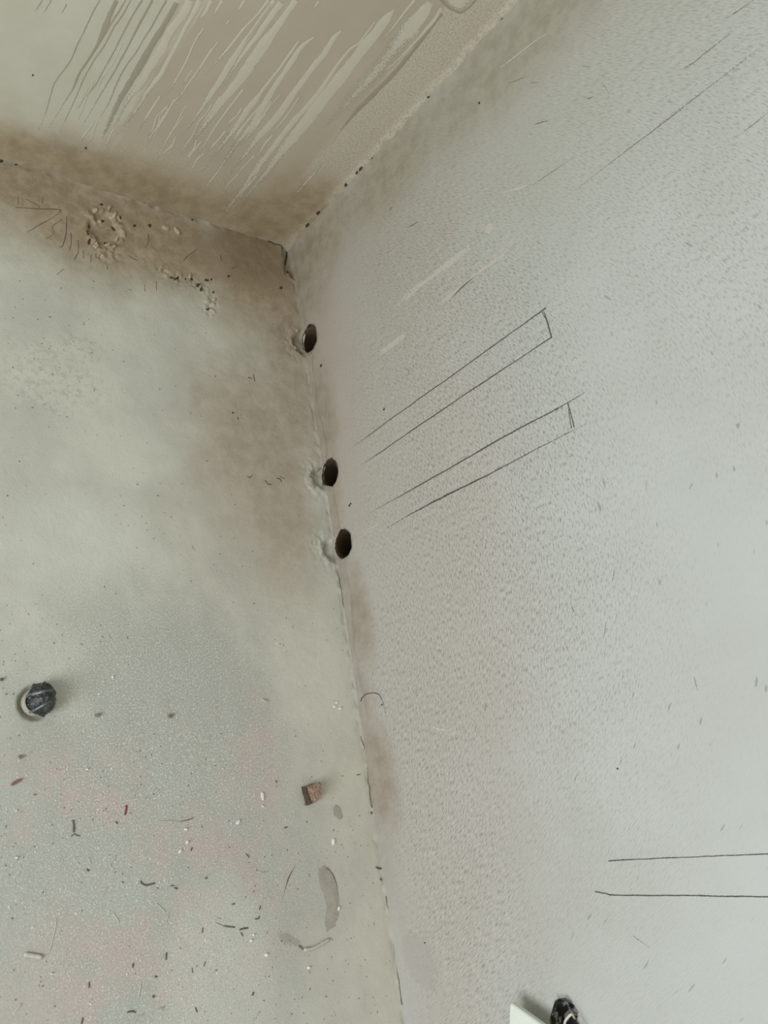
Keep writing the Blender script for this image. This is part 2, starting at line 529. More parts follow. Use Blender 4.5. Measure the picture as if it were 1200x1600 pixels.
def box(bm, lo_, hi_):
    vs = [bm.verts.new((x, y, z)) for x in (lo_[0], hi_[0]) for y in (lo_[1], hi_[1]) for z in (lo_[2], hi_[2])]
    for f in ((0, 1, 3, 2), (4, 6, 7, 5), (0, 4, 5, 1), (2, 3, 7, 6), (0, 2, 6, 4), (1, 5, 7, 3)): bm.faces.new([vs[i] for i in f])

def boxes(name, L, mat, kind='structure'):
    bm = bmesh.new()
    for a, b in L: box(bm, a, b)
    me = bpy.data.meshes.new(name); bm.to_mesh(me); bm.free()
    return link(name, me, mat, kind=kind)

boxes('wall_left', [((-3.5, -4.2, 0), (-3.35, -3.05, 2.65)), ((-3.5, -1.05, 0), (-3.35, 0, 2.65)),
                    ((-3.5, -3.05, 0), (-3.35, -1.05, .9)), ((-3.5, -3.05, 2.4), (-3.35, -1.05, 2.65))], M_ROOM)
boxes('wall_front', [((-3.5, -4.35, 0), (.3, -4.2, 2.65))], M_ROOM)
boxes('ceiling', [((-3.5, -4.35, 2.65), (.3, .1, 2.8))], M_ROOM)

# ------------------------------------------------------------------ ribbons and patches laid on a surface
def surf(plane, px, py, off):
    if plane == 'R':
        p = on_right(px, py); p[0] = float(xr(p[1], p[2])) - off
    elif plane == 'B':
        p = on_back(px, py); p[1] = float(yb(p[0], p[2])) - off
    else:
        p = on_floor(px, py); p[2] = float(zf(p[0], p[1])) + off
    return p

NORM = {'R': np.array([-1., 0, 0]), 'B': np.array([0, -1., 0]), 'F': np.array([0, 0, 1.])}

def catmull(P, n):
    P = [np.asarray(p, float) for p in P]
    if len(P) == 2: return [P[0] + (P[1] - P[0]) * t for t in np.linspace(0, 1, n + 1)]
    Q = [2 * P[0] - P[1]] + P + [2 * P[-1] - P[-2]]
    out = []
    for i in range(1, len(Q) - 2):
        for t in np.linspace(0, 1, n, endpoint=False):
            a, b, c, d = Q[i - 1], Q[i], Q[i + 1], Q[i + 2]
            out.append(.5 * (2 * b + (c - a) * t + (2 * a - 5 * b + 4 * c - d) * t * t + (3 * b - a - 3 * c + d) * t ** 3))
    out.append(P[-1])
    return out

RIB_SEED = [0]
def ribbon(name, plane, pts, mat, parent, off=.0007, n=6, fade0=0.0, fade1=0.0, wob=.18, jit=0.0):
    """pts = (px, py, width in pixels); becomes a thin strip of paint or graphite lying on its surface"""
    RIB_SEED[0] += 1; sd = RIB_SEED[0]
    S = catmull(pts, n)
    ctr = [np.array([q[0] + jit * (float(vn(i * .7, sd * 3.3, 1)) - .5) * 2, q[1] + jit * (float(vn(i * .7, sd * 5.1, 2)) - .5) * 2]) for i, q in enumerate(S)]
    verts, faces, fad = [], [], []
    N = len(S)
    for i in range(N):
        a = ctr[max(i - 1, 0)]; b = ctr[min(i + 1, N - 1)]
        t = (b - a) / max(np.linalg.norm(b - a), 1e-6); nn = np.array([-t[1], t[0]])
        w = max(S[i][2], .3) * .5
        l = w * (1 + wob * 2 * (float(vn(i * .8, sd * 7.7, 3)) - .5)); r = w * (1 + wob * 2 * (float(vn(i * .8, sd * 2.9, 4)) - .5))
        p0 = ctr[i] + nn * l; p1 = ctr[i] - nn * r
        A0 = surf(plane, *p0, off * .35); A1 = surf(plane, *p1, off * .35); Am = surf(plane, *ctr[i], off)
        verts += [A0, Am, A1]
        f = i / (N - 1); fv = max(0, 1 - f * 3) * fade0 + max(0, f * 2.2 - 1.2) * fade1
        fad += [fv + .2, fv - .1, fv + .2]
        if i:
            k = 3 * i
            faces += [(k - 3, k - 2, k + 1, k), (k - 2, k - 1, k + 2, k + 1)]
    me = pyd(name, verts, faces)
    at = me.attributes.new('fade', 'FLOAT', 'POINT')
    at.data.foreach_set('value', np.array(fad, np.float32))
    return link(name, me, mat, parent, smooth=True)

def patch(name, plane, outline, mat, parent, off=.0006, rag=.1, fade=.45, sub=5):
    """irregular flat layer: centre fan with ragged rim"""
    RIB_SEED[0] += 1; sd = RIB_SEED[0]
    S = catmull([tuple(p) for p in outline] + [tuple(outline[0])], sub)[:-1]
    c = np.mean(np.array(S), 0)
    n = len(S); verts = [surf(plane, *c, off)]; fad = [0.0]; faces = []
    rings = (.35, .7, 1.0)
    for ri, rr in enumerate(rings):
        for i, q in enumerate(S):
            k = rr * (1 + (rag * 2 * (float(vn(i * .9, sd * 3.7, 6)) - .5) if ri == 2 else 0))
            p = c + (np.asarray(q) - c) * k
            verts.append(surf(plane, *p, off if ri < 2 else off * .3)); fad.append((0, .1, fade)[ri])
    for i in range(n):
        j = (i + 1) % n
        faces.append((0, 1 + i, 1 + j))
        for ri in range(2):
            a = 1 + ri * n; b = a + n
            faces.append((a + i, b + i, b + j, a + j))
    me = pyd(name, verts, faces)
    at = me.attributes.new('fade', 'FLOAT', 'POINT'); at.data.foreach_set('value', np.array(fad, np.float32))
    return link(name, me, mat, parent, smooth=True)

# ------------------------------------------------------------------ paint runs on the back wall
RUNS = [
 [(296,0,12),(286,22,13),(266,48,12),(250,80,14),(230,112,12),(216,136,10),(200,154,8),(185,185,7),(172,215,6)],
 [(312,0,9),(303,20,8),(289,44,6),(275,72,6),(261,98,7),(250,118,7),(234,138,6),(213,170,7),(196,192,10),(180,222,8)],
 [(330,0,7),(320,20,5),(310,32,2)], [(348,0,5),(332,26,2)],
 [(318,44,2),(305,64,2.5),(290,98,3),(272,130,3),(260,148,1.5)],
 [(382,0,5),(372,18,2)], [(358,32,3),(352,40,2)],
 [(420,0,5),(400,25,3),(380,46,4),(357,75,4),(335,100,3),(318,120,2)],
 [(428,0,6),(404,34,5),(382,66,8),(362,96,11),(345,124,9),(328,150,8),(308,180,5),(288,206,5),(268,236,4)],
 [(440,4,10),(420,30,9),(402,56,8),(380,84,6),(362,112,4),(344,140,3)],
 [(462,0,9),(434,40,12),(415,65,16),(392,98,17),(372,128,16),(342,164,12),(322,192,12),(302,218,10),(285,242,7)],
 [(380,140,3),(360,166,3),(338,196,3),(318,228,3),(300,252,2)],
 [(467,64,3),(450,88,4),(436,108,4),(415,135,5),(398,158,8),(386,172,9),(368,200,8),(350,222,8),(332,246,7),(312,275,5)],
 [(491,58,2),(472,72,7),(458,92,9),(444,114,8),(424,144,9),(408,172,10),(392,198,9),(372,222,9),(352,250,8),(330,280,6)],
 [(533,48,3),(520,62,8),(505,86,9),(488,106,9),(460,144,10),(430,186,11),(404,214,11),(384,240,8),(365,262,6),(348,290,6)],
 [(586,34,2),(562,66,3),(546,78,4),(524,106,5),(496,148,8),(460,188,8),(430,226,8),(402,262,10),(376,300,8),(356,325,9),(350,340,6)],
 [(616,16,2),(608,24,9),(596,40,16),(574,68,17),(548,100,17),(520,136,18),(490,174,18),(466,206,16),(444,232,14),(420,264,11),(400,288,10),(384,308,9),(366,333,7)],
 [(648,0,4),(630,22,3),(610,48,2),(590,72,1.5)],
 [(690,12,5),(680,32,9),(666,46,6),(656,58,4),(626,90,3),(600,112,4),(575,135,3)],
 [(498,2,4),(489,14,2)],
 [(345,150,3),(328,176,3),(306,206,2)], [(290,165,2),(272,200,2),(250,238,2)],
 [(352,205,3),(338,222,3),(322,240,2)], [(250,150,3),(236,172,4),(215,205,3)],
 [(300,110,2),(285,132,2)], [(340,66,2),(322,92,2),(305,120,1.5)],
]
rr_ = random.Random(21)
for k in range(34):
    x0 = rr_.uniform(-.62, -.20); z1 = rr_.uniform(.10, .30); z0 = z1 + rr_.uniform(.06, .16)
    pts = []
    for t_ in (0, .35, .7, 1):
        q = R @ (np.array([x0 + rr_.uniform(-.004, .004), 0, z0 + (z1 - z0) * t_]) - C)
        pts.append((600 + F * q[0] / q[2], 800 + F * q[1] / q[2], rr_.uniform(1.4, 3.2)))
    RUNS.append(pts)
for r in RUNS:
    ribbon('paint_run', 'B', r, M_RUN, wall_back, off=.0009, n=5, fade1=.62)
ribbon('paint_run', 'B', [(672,4,10),(658,25,22),(640,45,26),(620,70,28),(598,98,28),(575,125,28),(552,150,28),(525,180,26),(500,205,22),(478,232,18),(455,262,12)], M_STIP, wall_back, n=5, fade0=-.5, fade1=.5)
DRUNS = [
 [(156,0,2),(147,15,2.4),(136,38,2.4),(128,55,2),(120,71,2.4),(109,96,2),(86,128,2),(78,152,2),(70,180,1.8),(58,206,1.4)],
 [(182,0,8),(172,22,8),(163,46,11),(154,66,6),(140,90,4),(124,114,4),(115,136,3),(104,154,2),(94,170,1.5),(76,200,1.5)],
 [(196,0,2.6),(184,20,3),(176,32,3),(168,48,2)],
 [(204,0,2.2),(192,22,2.6),(178,42,2.4),(162,72,2.2),(148,92,2.2),(132,120,2),(120,148,2),(108,174,2),(92,208,1.6)],
 [(222,0,3),(208,22,2.6),(192,52,2.4),(178,80,2.4),(170,94,2),(160,112,1.8),(148,134,1.8),(134,150,1.6),(122,168,1.4)],
 [(238,0,4),(226,22,4),(216,40,4),(202,68,3),(188,94,2.6),(176,116,2.4),(160,142,2),(146,166,1.8),(128,198,1.6)],
 [(260,0,3),(246,24,3),(236,43,3),(226,58,2.2),(212,82,2.2),(200,98,2),(186,122,3),(170,160,3),(155,185,2.4)],
 [(80,0,2),(68,20,1.4)], [(66,0,1.6),(54,18,1)], [(104,6,1.6),(96,20,1)],
 [(276,4,9),(258,36,9),(240,66,11),(224,94,12),(206,124,10),(190,150,9),(174,184,9),(160,215,8)],
 [(424,6,1.6),(400,40,1.6),(379,70,1.8)],
 [(690,20,6),(668,50,5),(640,85,7),(615,115,7),(590,140,8),(560,170,7),(535,200,3),(518,224,2)],
]
for r in DRUNS:
    ribbon('undercoat_run', 'B', r, M_RUNDARK, wall_back, off=.0012, n=5, fade1=.5)
# patched square near the top of the corner
patch('filler_patch', 'B', [(694,0),(704,9),(714,15),(722,15),(734,4),(742,-8),(760,-30),(720,-40),(690,-14)], M_RUN, wall_back, off=.0012)
ribbon('filler_seam', 'B', [(686,-4,5),(700,10,5),(714,18,4),(722,18,4),(736,7,4),(750,-10,4)], M_RUNDARK, wall_back, off=.0016)
ribbon('pale_scratch', 'B', [(505,254,2),(490,272,2.4),(470,294,2),(456,312,1.6)], M_SCR, wall_back, off=.0014, fade1=.4, fade0=.3)

# ------------------------------------------------------------------ pencil marks and smears on the right wall
PEN = [
 ([(540,708,1),(567,687,1.4),(640,634,1.5),(760,548,1.8),(853,481,2)], .55, 0),
 ([(540,744,1),(607,698,1.6),(720,621,1.8),(862,527,2)], .5, 0),
 ([(549,818,1),(600,789,1.6),(700,733,2.2),(800,676,2.8),(870,639,2.8),(914,613,2)], .5, .2),
 ([(604,825,1.6),(650,799,2.2),(700,773,3),(760,743,2.4),(840,701,2),(918,661,1.6)], .2, .2),
 ([(850,486,1.6),(856,506,2.4),(862,528,2.6)], 0, 0), ([(847,488,1.2),(855,502,1.6),(860,520,2)], 0, 0),
 ([(888,630,1.6),(890,648,1.8),(893,670,1.8)], 0, 0), ([(887,630,1.6),(893,650,1.8),(897,668,2)], 0, 0),
 ([(951,1345,2.6),(1010,1342,2),(1080,1339,2),(1150,1336,2),(1260,1332,2)], 0, 0),
 ([(930,1393,2.6),(945,1396,2.4),(965,1399,2.2),(1040,1399,2.2),(1120,1400,2.4),(1260,1402,2.2)], 0, 0),
 ([(562,1096,2.2),(566,1088,2),(578,1083,1.8),(590,1084,1.8),(597,1093,1.6),(602,1110,1.4),(604,1122,1.2)], 0, .35),
]
for pts, f0, f1 in PEN:
    ribbon('pencil_line', 'R', pts, M_PENCIL, wall_right, off=.0006, n=8, fade0=f0, fade1=f1, wob=.35, jit=.5)
FA = [
 [(855,331,1.4),(960,250,1.6),(1030,197,2.2),(1100,142,2.6),(1205,62,2.6)],
 [(1052,112,1.6),(1078,102,2),(1110,77,2.4),(1150,45,2.2)], [(1135,30,2),(1180,-2,2.2)],
 [(1152,214,1.4),(1205,173,2)], [(830,291,1.4),(858,272,1.6),(890,250,1.6)],
 [(832,196,2.2),(846,191,2.6),(860,188,2.4)], [(793,131,1.4),(812,124,1.6),(830,117,1.4)],
 [(914,155,2),(922,153,2.4),(930,151,1.4)], [(940,128,1.2),(954,149,1.4)],
 [(636,356,2),(646,351,2.6),(656,345,2)], [(608,329,2),(615,322,2)],
 [(985,1459,1),(1000,1470,1.4),(1015,1480,1.2)], [(1084,1055,2),(1090,1078,2)],
 [(956,912,1.6),(961,890,1.8)], [(1077,765,2),(1082,755,1.4)], [(943,1000,1.4),(948,970,1.8)],
 [(892,945,2),(900,962,2)], [(1058,1172,2),(1063,1160,1.8)], [(967,1197,1.2),(973,1183,1.4)],
]
for p in FA: ribbon('scuff_line', 'R', p, M_FAINT, wall_right, off=.0006, n=6, fade0=.3, fade1=.25, wob=.35, jit=.4)
patch('putty_smear', 'R', [(612,478),(640,452),(664,436),(700,405),(735,378),(750,370),(744,386),(720,404),(690,426),(655,452),(628,476),(614,486)], M_PUTTY, wall_right, fade=.3)
patch('putty_smear', 'R', [(756,355),(768,346),(774,352),(766,366),(758,366)], M_PUTTY, wall_right, fade=.3)
patch('putty_smear', 'R', [(676,480),(720,444),(770,405),(812,376),(800,392),(760,420),(715,452),(684,486)], M_PUTTY, wall_right, fade=.42)
patch('putty_smear', 'R', [(586,552),(612,532),(636,516),(640,522),(620,540),(592,558)], M_PUTTY, wall_right, fade=.42)
patch('paint_touch_up', 'R', [(625,1470),(632,1454),(646,1450),(660,1462),(678,1485),(690,1530),(680,1560),(650,1540),(632,1510)], M_SMOOTH, wall_right, fade=.5)
ribbon('pale_scratch', 'R', [(668,1130,2),(682,1138,2.6),(700,1141,2.4),(722,1139,2)], M_SCR, wall_right, fade0=.2, fade1=.3)
for p in ([(783,105,1.5),(800,92,1.8),(845,58,2),(868,50,1.6)], [(780,302,2),(812,294,2.4),(840,282,1.6)], [(560,836,1.4),(585,822,1.6),(598,817,1.2)],
          [(553,845,1.2),(575,832,1.6),(600,820,1)], [(864,206,1.6),(878,224,1.6)]):
    ribbon('pale_scratch', 'R', p, M_SCR, wall_right, fade0=.2, fade1=.3)

# ------------------------------------------------------------------ cracks, pits, marks of the floor and corner
CRACKS = [
 [(24,324,1),(60,326,1.4),(96,328,1.2)], [(96,328,1.2),(86,338,1),(64,350,1.2),(42,363,1)], [(40,311,1),(54,318,1.2),(62,324,1)],
 [(104,338,1.4),(103,364,1.6),(98,384,1.2),(92,386,1)], [(111,364,1.4),(111,382,1.4),(108,392,1.2)], [(122,375,1.2),(122,394,1.2),(116,406,1.4)],
 [(28,308,1),(28,320,1)], [(67,309,1),(66,318,1)], [(130,392,1.2),(131,404,1.2)], [(97,343,1),(82,354,1.2),(84,364,1),(72,374,1)],
 [(142,398,1.2),(142,410,1)], [(150,396,1.4),(150,404,1.2)], [(156,398,1.6),(154,406,1.4)], [(167,416,1.4),(168,422,1.2)], [(232,366,1.2),(231,380,1.2),(226,388,1)],
 [(308,390,1.2),(296,398,1.4),(286,408,1.2)], [(344,398,1.4),(346,408,1.2)], [(362,420,1.6),(370,416,1.4)], [(386,745,1.6),(391,746,1.6),(394,741,1.4)],
 [(414,750,1.6),(418,756,1.8),(424,757,1.6)], [(432,747,1.8),(438,749,1.8),(440,753,1.6)], [(436,744,1.2),(445,748,1.6)], [(388,589,1.6),(393,592,1.6)], [(336,590,1.6),(337,586,1.4)],
 [(371,652,1.8),(373,656,1.4)], [(396,585,1.4),(398,596,1.6)],[(88,430,1),(100,420,1)], [(200,400,1),(214,408,1.2)], [(244,440,1),(244,455,1)], [(226,445,1),(226,456,1)],
]
for c in CRACKS: ribbon('crack', 'F', c, M_CRACK, floor, off=.0006, n=5, wob=.3, jit=.4)
ribbon('crack', 'F', [(418,377,2),(430,379,4),(440,382,4),(446,385,2.5)], M_PIT, floor, off=.001, n=5, wob=.3)
for c in ([(452,420,2.4),(452,426,2)], [(451,390,3),(450,402,3),(449,412,2)], [(340,348,4),(344,351,5),(348,353,3)], [(362,358,3),(364,359,2.6)]):
    ribbon('crack', 'F', c, M_PIT, floor, off=.001, n=4, wob=.3)
SEAM = [[(563,1150,1.2),(572,1180,1.6),(577,1230,1.8),(581,1262,2.2)], [(580,1268,3),(582,1272,3)], [(587,1354,3),(592,1357,3.6),(597,1357,2)], [(594,1372,3),(596,1376,3)],
        [(602,1400,1.6),(605,1410,2.2),(608,1426,1.6)], [(615,1475,1.6),(620,1505,2),(624,1540,1.8),(628,1570,1.6)], [(541,965,1.6),(546,990,2),(552,1020,1.6)], [(527,890,1.4),(534,925,1.8),(538,950,1.6)]]
for c in SEAM: ribbon('seam_crack', 'F', c, M_CRACK, floor, off=.0012, n=5, wob=.4, jit=.5)
patch('grey_damp_mark', 'F', [(497,1356),(507,1352),(517,1362),(525,1378),(529,1400),(530,1424),(524,1446),(514,1456),(507,1446),(512,1424),(506,1400),(499,1380)], M_DAMP, floor, fade=.25)
patch('faint_damp_mark', 'F', [(430,1455),(445,1456),(470,1468),(474,1476),(462,1480),(444,1474),(432,1466)], M_FAINTDAMP, floor, fade=.5)
ribbon('ring_mark', 'F', [(462,1352,1.4),(452,1370,2),(447,1385,1.4),(440,1410,1)], M_CRACK, floor, off=.0006, fade0=.3, fade1=.4)
ribbon('ring_mark', 'F', [(506,1352,1.6),(518,1363,1.8),(525,1378,1.6),(529,1402,1.4)], M_CRACK, floor, off=.0008, fade0=.3, fade1=.4)

def flake(px, py, wpx, hpx, ang, plane, mat, name, parent=None, off=.0004, th=.0025, seed=None, n=8):
    """small irregular flat chip: outline in pixels, real thickness"""
    RIB_SEED[0] += 1; sd = seed if seed is not None else RIB_SEED[0]
    rng = random.Random(sd)
    out = []
    for k in range(n):
        a = 2 * math.pi * k / n + rng.uniform(-.2, .2)
        r = rng.uniform(.75, 1.1)
        u, v = wpx * .5 * r * math.cos(a), hpx * .5 * r * math.sin(a)
        out.append((px + u * math.cos(ang) - v * math.sin(ang), py + u * math.sin(ang) + v * math.cos(ang)))
    nv = NORM[plane]
    bot = [surf(plane, *q, -.0008) for q in out]
    c = (px, py)
    top = [surf(plane, c[0] + (q[0] - c[0]) * .84, c[1] + (q[1] - c[1]) * .84, off) + nv * th * rng.uniform(.7, 1.1) for q in out]
    me = pyd(name, bot + top + [surf(plane, *c, off) + nv * th * 1.05], [(k, (k + 1) % n, n + (k + 1) % n, n + k) for k in range(n)] + [(n + k, n + (k + 1) % n, 2 * n) for k in range(n)] + [tuple(range(n))[::-1]])
    return link(name, me, mat, parent)

for (px, py, w, h, a) in [(563,262,4,9,.7),(557,268,3,6,.7),(690,132,4,8,.7),(675,148,4,6,.7),(669,150,3,5,.7),(749,71,4,5,.5),(730,90,4,5,.5),(643,182,3,5,.7),(581,246,3,5,.7),
                          (540,287,5,6,.6),(497,331,8,5,-.7),(480,350,9,4,-.8),(134,231,3,4,0),(51,117,3,3,0),(784,28,4,6,.6)]:
    flake(px, py, w, h, a, 'B', M_PIT, 'plaster_pit', wall_back, th=.0004, off=.0012)  # flat flakes, each pit's shade put into their colour
for (px, py, w, h) in [(749,161,4,5),(502,571,4,7),(600,640,3,4),(597,1101,3,3),(965,1201,4,4),(548,787,3,4),(546,790,3,5),(664,1473,3,3)]:
    flake(px, py, w, h, .3, 'R', M_PIT, 'plaster_pit', wall_right, th=.0003, off=.0005)
for (px, py, w, h) in [(140,352,5,7),(137,364,4,10),(139,378,5,12),(178,355,4,12),(160,343,10,5),(188,340,3,8),(154,379,4,6),(166,378,6,6),(180,383,8,5),(158,320,6,5),(210,353,6,5),(234,353,7,7),
                       (247,420,5,3),(268,434,7,4),(278,434,5,7),(273,437,8,3),(323,438,8,5),(310,445,7,7),(314,452,6,8),(333,457,4,4),(325,483,5,7),(357,432,5,5),(300,436,5,4),(330,437,4,4),(290,436,3,4),
                       (439,450,6,6),(300,344,3,4),(2,252,6,6),(26,256,7,5),(226,316,5,4),(474,548,4,4),(364,645,3,4)]:
    flake(px, py, w, h, random.uniform(-.6, .6), 'F', M_PIT, 'concrete_pit', floor, th=.0006, off=.0004)
for (px, py, w, h, a) in [(176,336,12,12,.3),(150,384,10,10,0),(168,382,8,6,0),(157,345,9,4,.4),(183,372,6,8,.2),(148,330,8,6,.3),(178,386,6,6,.2),(170,325,6,6,0),(258,357,14,5,.5),(276,362,16,4,.9),
                          (275,316,4,10,.4),(250,420,10,6,.4),(296,432,4,8,0),(334,468,6,6,0),(463,543,8,5,.3),(464,517,5,5,0),(490,742,5,5,0),(498,733,6,5,0),(523,840,4,7,0)]:
    flake(px, py, w, h, a, 'F', M_CRUST, 'cement_crumb', floor, th=.004, off=.0006)

# fine grit scattered over the floor: too many grains to count
def grit(n, seed, region, smin, smax):
    rng = np.random.RandomState(seed)
    V, Fc = [], []
    k = 0
    while k < n:
        px, py = rng.uniform(region[0], region[2]), rng.uniform(region[1], region[3])
        p = on_floor(px, py)
        if p[0] > -.012 or p[1] > -.012: continue
        if float(vn(p[0] * 7, p[1] * 7, seed)) < rng.uniform(.2, .9): continue
        s = rng.uniform(smin, smax); el = rng.uniform(1, 2.2); a = rng.uniform(0, math.pi)
        z = float(zf(p[0], p[1])); b = len(V)
        for t in range(4):
            aa = a + t * math.pi / 2; q = s * (el if t % 2 == 0 else 1) * rng.uniform(.7, 1.2)
            V.append((p[0] + q * math.cos(aa), p[1] + q * math.sin(aa), z - .0003))
        V.append((p[0], p[1], z + s * 1.1))
        Fc += [(b + t, b + (t + 1) % 4, b + 4) for t in range(4)]
        k += 1
    return V, Fc
VG, FG, MG = [], [], []
for n_, sd_, rg_, s0_, s1_, mi_ in ((950, 11, (-150, 420, 640, 1800), .0006, .0016, 0), (2000, 12, (-120, 1000, 520, 1760), .0005, .0014, 1)):
    v_, f_ = grit(n_, sd_, rg_, s0_, s1_)
    FG += [tuple(i + len(VG) for i in q) for q in f_]; VG += v_; MG += [mi_] * len(f_)
me = pyd('floor_grit', VG, FG); me.materials.append(M_BROWNBIT); me.materials.append(M_WHITEBIT)
me.polygons.foreach_set('material_index', MG)
tag(link('floor_grit', me, kind='stuff'), 'fine dark and pale grit scattered over the concrete floor', 'grit')

# ------------------------------------------------------------------ loose debris
def tube_mesh(name, P, radii, n=6, flat=1.0, caps=True):
    V, Fc = [], []
    P = [np.asarray(p, float) for p in P]
    up = np.array([0, 0, 1.])
    for i, p in enumerate(P):
        t = P[min(i + 1, len(P) - 1)] - P[max(i - 1, 0)]; t = t / np.linalg.norm(t)
        ref = up if abs(t[2]) < .9 else np.array([1., 0, 0])
        s = np.cross(t, ref); s /= np.linalg.norm(s); u = np.cross(s, t)
        r = radii[i] if hasattr(radii, '__len__') else radii
        for k in range(n):
            a = 2 * math.pi * k / n
            V.append(p + s * r * math.cos(a) + u * r * flat * math.sin(a))
        if i: Fc += [((i - 1) * n + k, (i - 1) * n + (k + 1) % n, i * n + (k + 1) % n, i * n + k) for k in range(n)]
    if caps:
        Fc.append(tuple(range(n))[::-1]); Fc.append(tuple((len(P) - 1) * n + k for k in range(n)))
    return pyd(name, V, Fc)

def stick(name, pts, wpx, mat, label, cat, group=None, flat=.6, lift=0.0):
    S = catmull([(a, b, 0) for a, b in pts], 5)
    ref = on_floor(pts[0][0], pts[0][1]); r = wpx * .5 * .0009
    P = []
    N = len(S)
    for i, q in enumerate(S):
        p = on_floor(q[0], q[1]); p[2] = float(zf(p[0], p[1])) + r * flat * .8 + lift * math.sin(math.pi * i / (N - 1)); P.append(p)
    rad = [r * (.55 if i in (0, N - 1) else (.9 + .25 * random.random())) for i in range(N)]
    o = link(name, tube_mesh(name, P, rad, 6, flat), mat, smooth=True)
    return tag(o, label, cat, group)

def bit(name, px, py, w, h, a, mat, label, cat, group=None, th=.003):
    return tag(flake(px, py, w, h, a, 'F', mat, name, th=th), label, cat, group)

LAND = [((65, 1090), 'the black-capped pipe stub'), ((115, 1292), 'the forked twig'), ((197, 1266), 'the red sliver'), ((230, 1381), 'the hooked dark shaving'), ((55, 1493), 'the pale plastic strip'),
        ((365, 1449), 'the broken brown twig'), ((495, 1475), 'the cream paint peel'), ((488, 1240), 'the brick fragment'), ((480, 1390), 'the ring mark'), ((250, 1577), 'the pale wedge of wood'), ((590, 1357), 'the foot of the pencilled wall')]
def size(p): return 'thin longish ' if math.hypot(p[0][0] - p[-1][0], p[0][1] - p[-1][1]) > 8.5 else 'short '
def near(px, py): return min(LAND, key=lambda l: math.hypot(l[0][0] - px, l[0][1] - py))[1]
stick('red_sliver', [(198,1258),(197,1265),(195,1274)], 3.2, M_RED, 'short bright red sliver lying on the grey floor', 'sliver')
t = empty('forked_twig', surf('F', 115, 1290, 0)); tag(t, 'dark straight twig with a forked lower end on the floor', 'twig')
def part_stick(name, pts, wpx, mat, parent):
    o = stick(name, pts, wpx, mat, '', '')
    del o['label']; del o['category']
    o.parent = parent; o.matrix_parent_inverse = Matrix.Translation(-Vector(parent.location))
    return o
part_stick('stem', [(114,1281),(115,1290),(115,1301)], 3.4, M_DARKBIT, t)
part_stick('fork', [(111,1307),(116,1303),(119,1305),(125,1306)], 2.2, M_BROWNBIT, t)
stick('curled_shaving', [(219,1376),(221,1380),(227,1383),(234,1382),(242,1380)], 3.0, M_DARKBIT, 'dark curled shaving, curved like a hook, on the floor', 'shaving')
stick('broken_twig', [(350,1447),(358,1448),(367,1449)], 2.8, M_BROWNBIT, 'brown twig piece beside the pale straw end', 'twig')
stick('broken_twig', [(374,1453),(380,1451),(388,1450)], 3.2, M_DARKBIT, 'thick dark twig piece at the end of the broken twig line', 'twig')
stick('straw', [(335,1442),(342,1445),(349,1448)], 3.0, M_STRAW, 'pale straw end touching the brown twig piece', 'straw')
t = empty('cable_offcut', surf('F', 60, 1494, 0)); tag(t, 'pale plastic strip with a thin tail bent away from it', 'offcut')
part_stick('strip', [(37,1491),(52,1493),(66,1496)], 7.5, M_STRAW, t)
part_stick('tail', [(67,1496),(75,1490),(79,1480),(82,1468),(86,1450),(88,1434)], 1.8, M_STRAW, t)
t = empty('paint_peel', surf('F', 495, 1475, 0)); tag(t, 'long cream peel of paint curved along the ring mark', 'peel')
part_stick('peel_strip', [(474,1484),(488,1482),(500,1476),(515,1467)], 8.0, M_STRAW, t)
part_stick('peel_tip', [(466,1478),(470,1480),(474,1484)], 4.0, M_GREYBIT, t)
stick('straw', [(247,1284),(262,1283),(272,1284),(281,1284)], 2.6, M_STRAW, 'pale straight straw with a grey underside below the red sliver', 'straw')
stick('straw', [(282,1283),(294,1281),(303,1277)], 1.8, M_BROWNBIT, 'thin brownish straw continuing the pale straight straw', 'straw')
GS = 'small pale straws on the floor'; LS = 'pale straw bit on the floor near '
for p, w in [([(158,1366),(170,1352),(181,1338)],2.2),([(137,1340),(142,1350)],2.4),([(170,1350),(174,1355)],2.6),([(120,1345),(123,1352)],2),([(244,1412),(251,1418),(258,1425)],2.4),([(264,1427),(261,1436),(258,1444)],2.4),
             ([(176,1426),(181,1433),(186,1441)],2.2),([(158,1404),(163,1394),(168,1386)],2.2),([(216,1560),(218,1550),(220,1537)],2.0),([(208,1598),(216,1590),(225,1585)],2.6),([(394,1597),(400,1588),(406,1580)],2.6),
             ([(345,1436),(336,1434)],2.4),([(366,1334),(360,1336),(372,1333)],2),([(404,1362),(412,1364),(420,1361)],2.2),([(370,1302),(382,1310)],1.8),([(304,1150),(312,1163)],1.8),([(20,1585),(34,1568)],2.4),([(250,1500),(256,1490)],1.8)]:
    stick('straw_bit', p, w, M_STRAW, size(p) + LS + near(*p[0]), 'straw', GS)
GD = 'small dark slivers on the floor'; LD = 'dark sliver on the floor near '
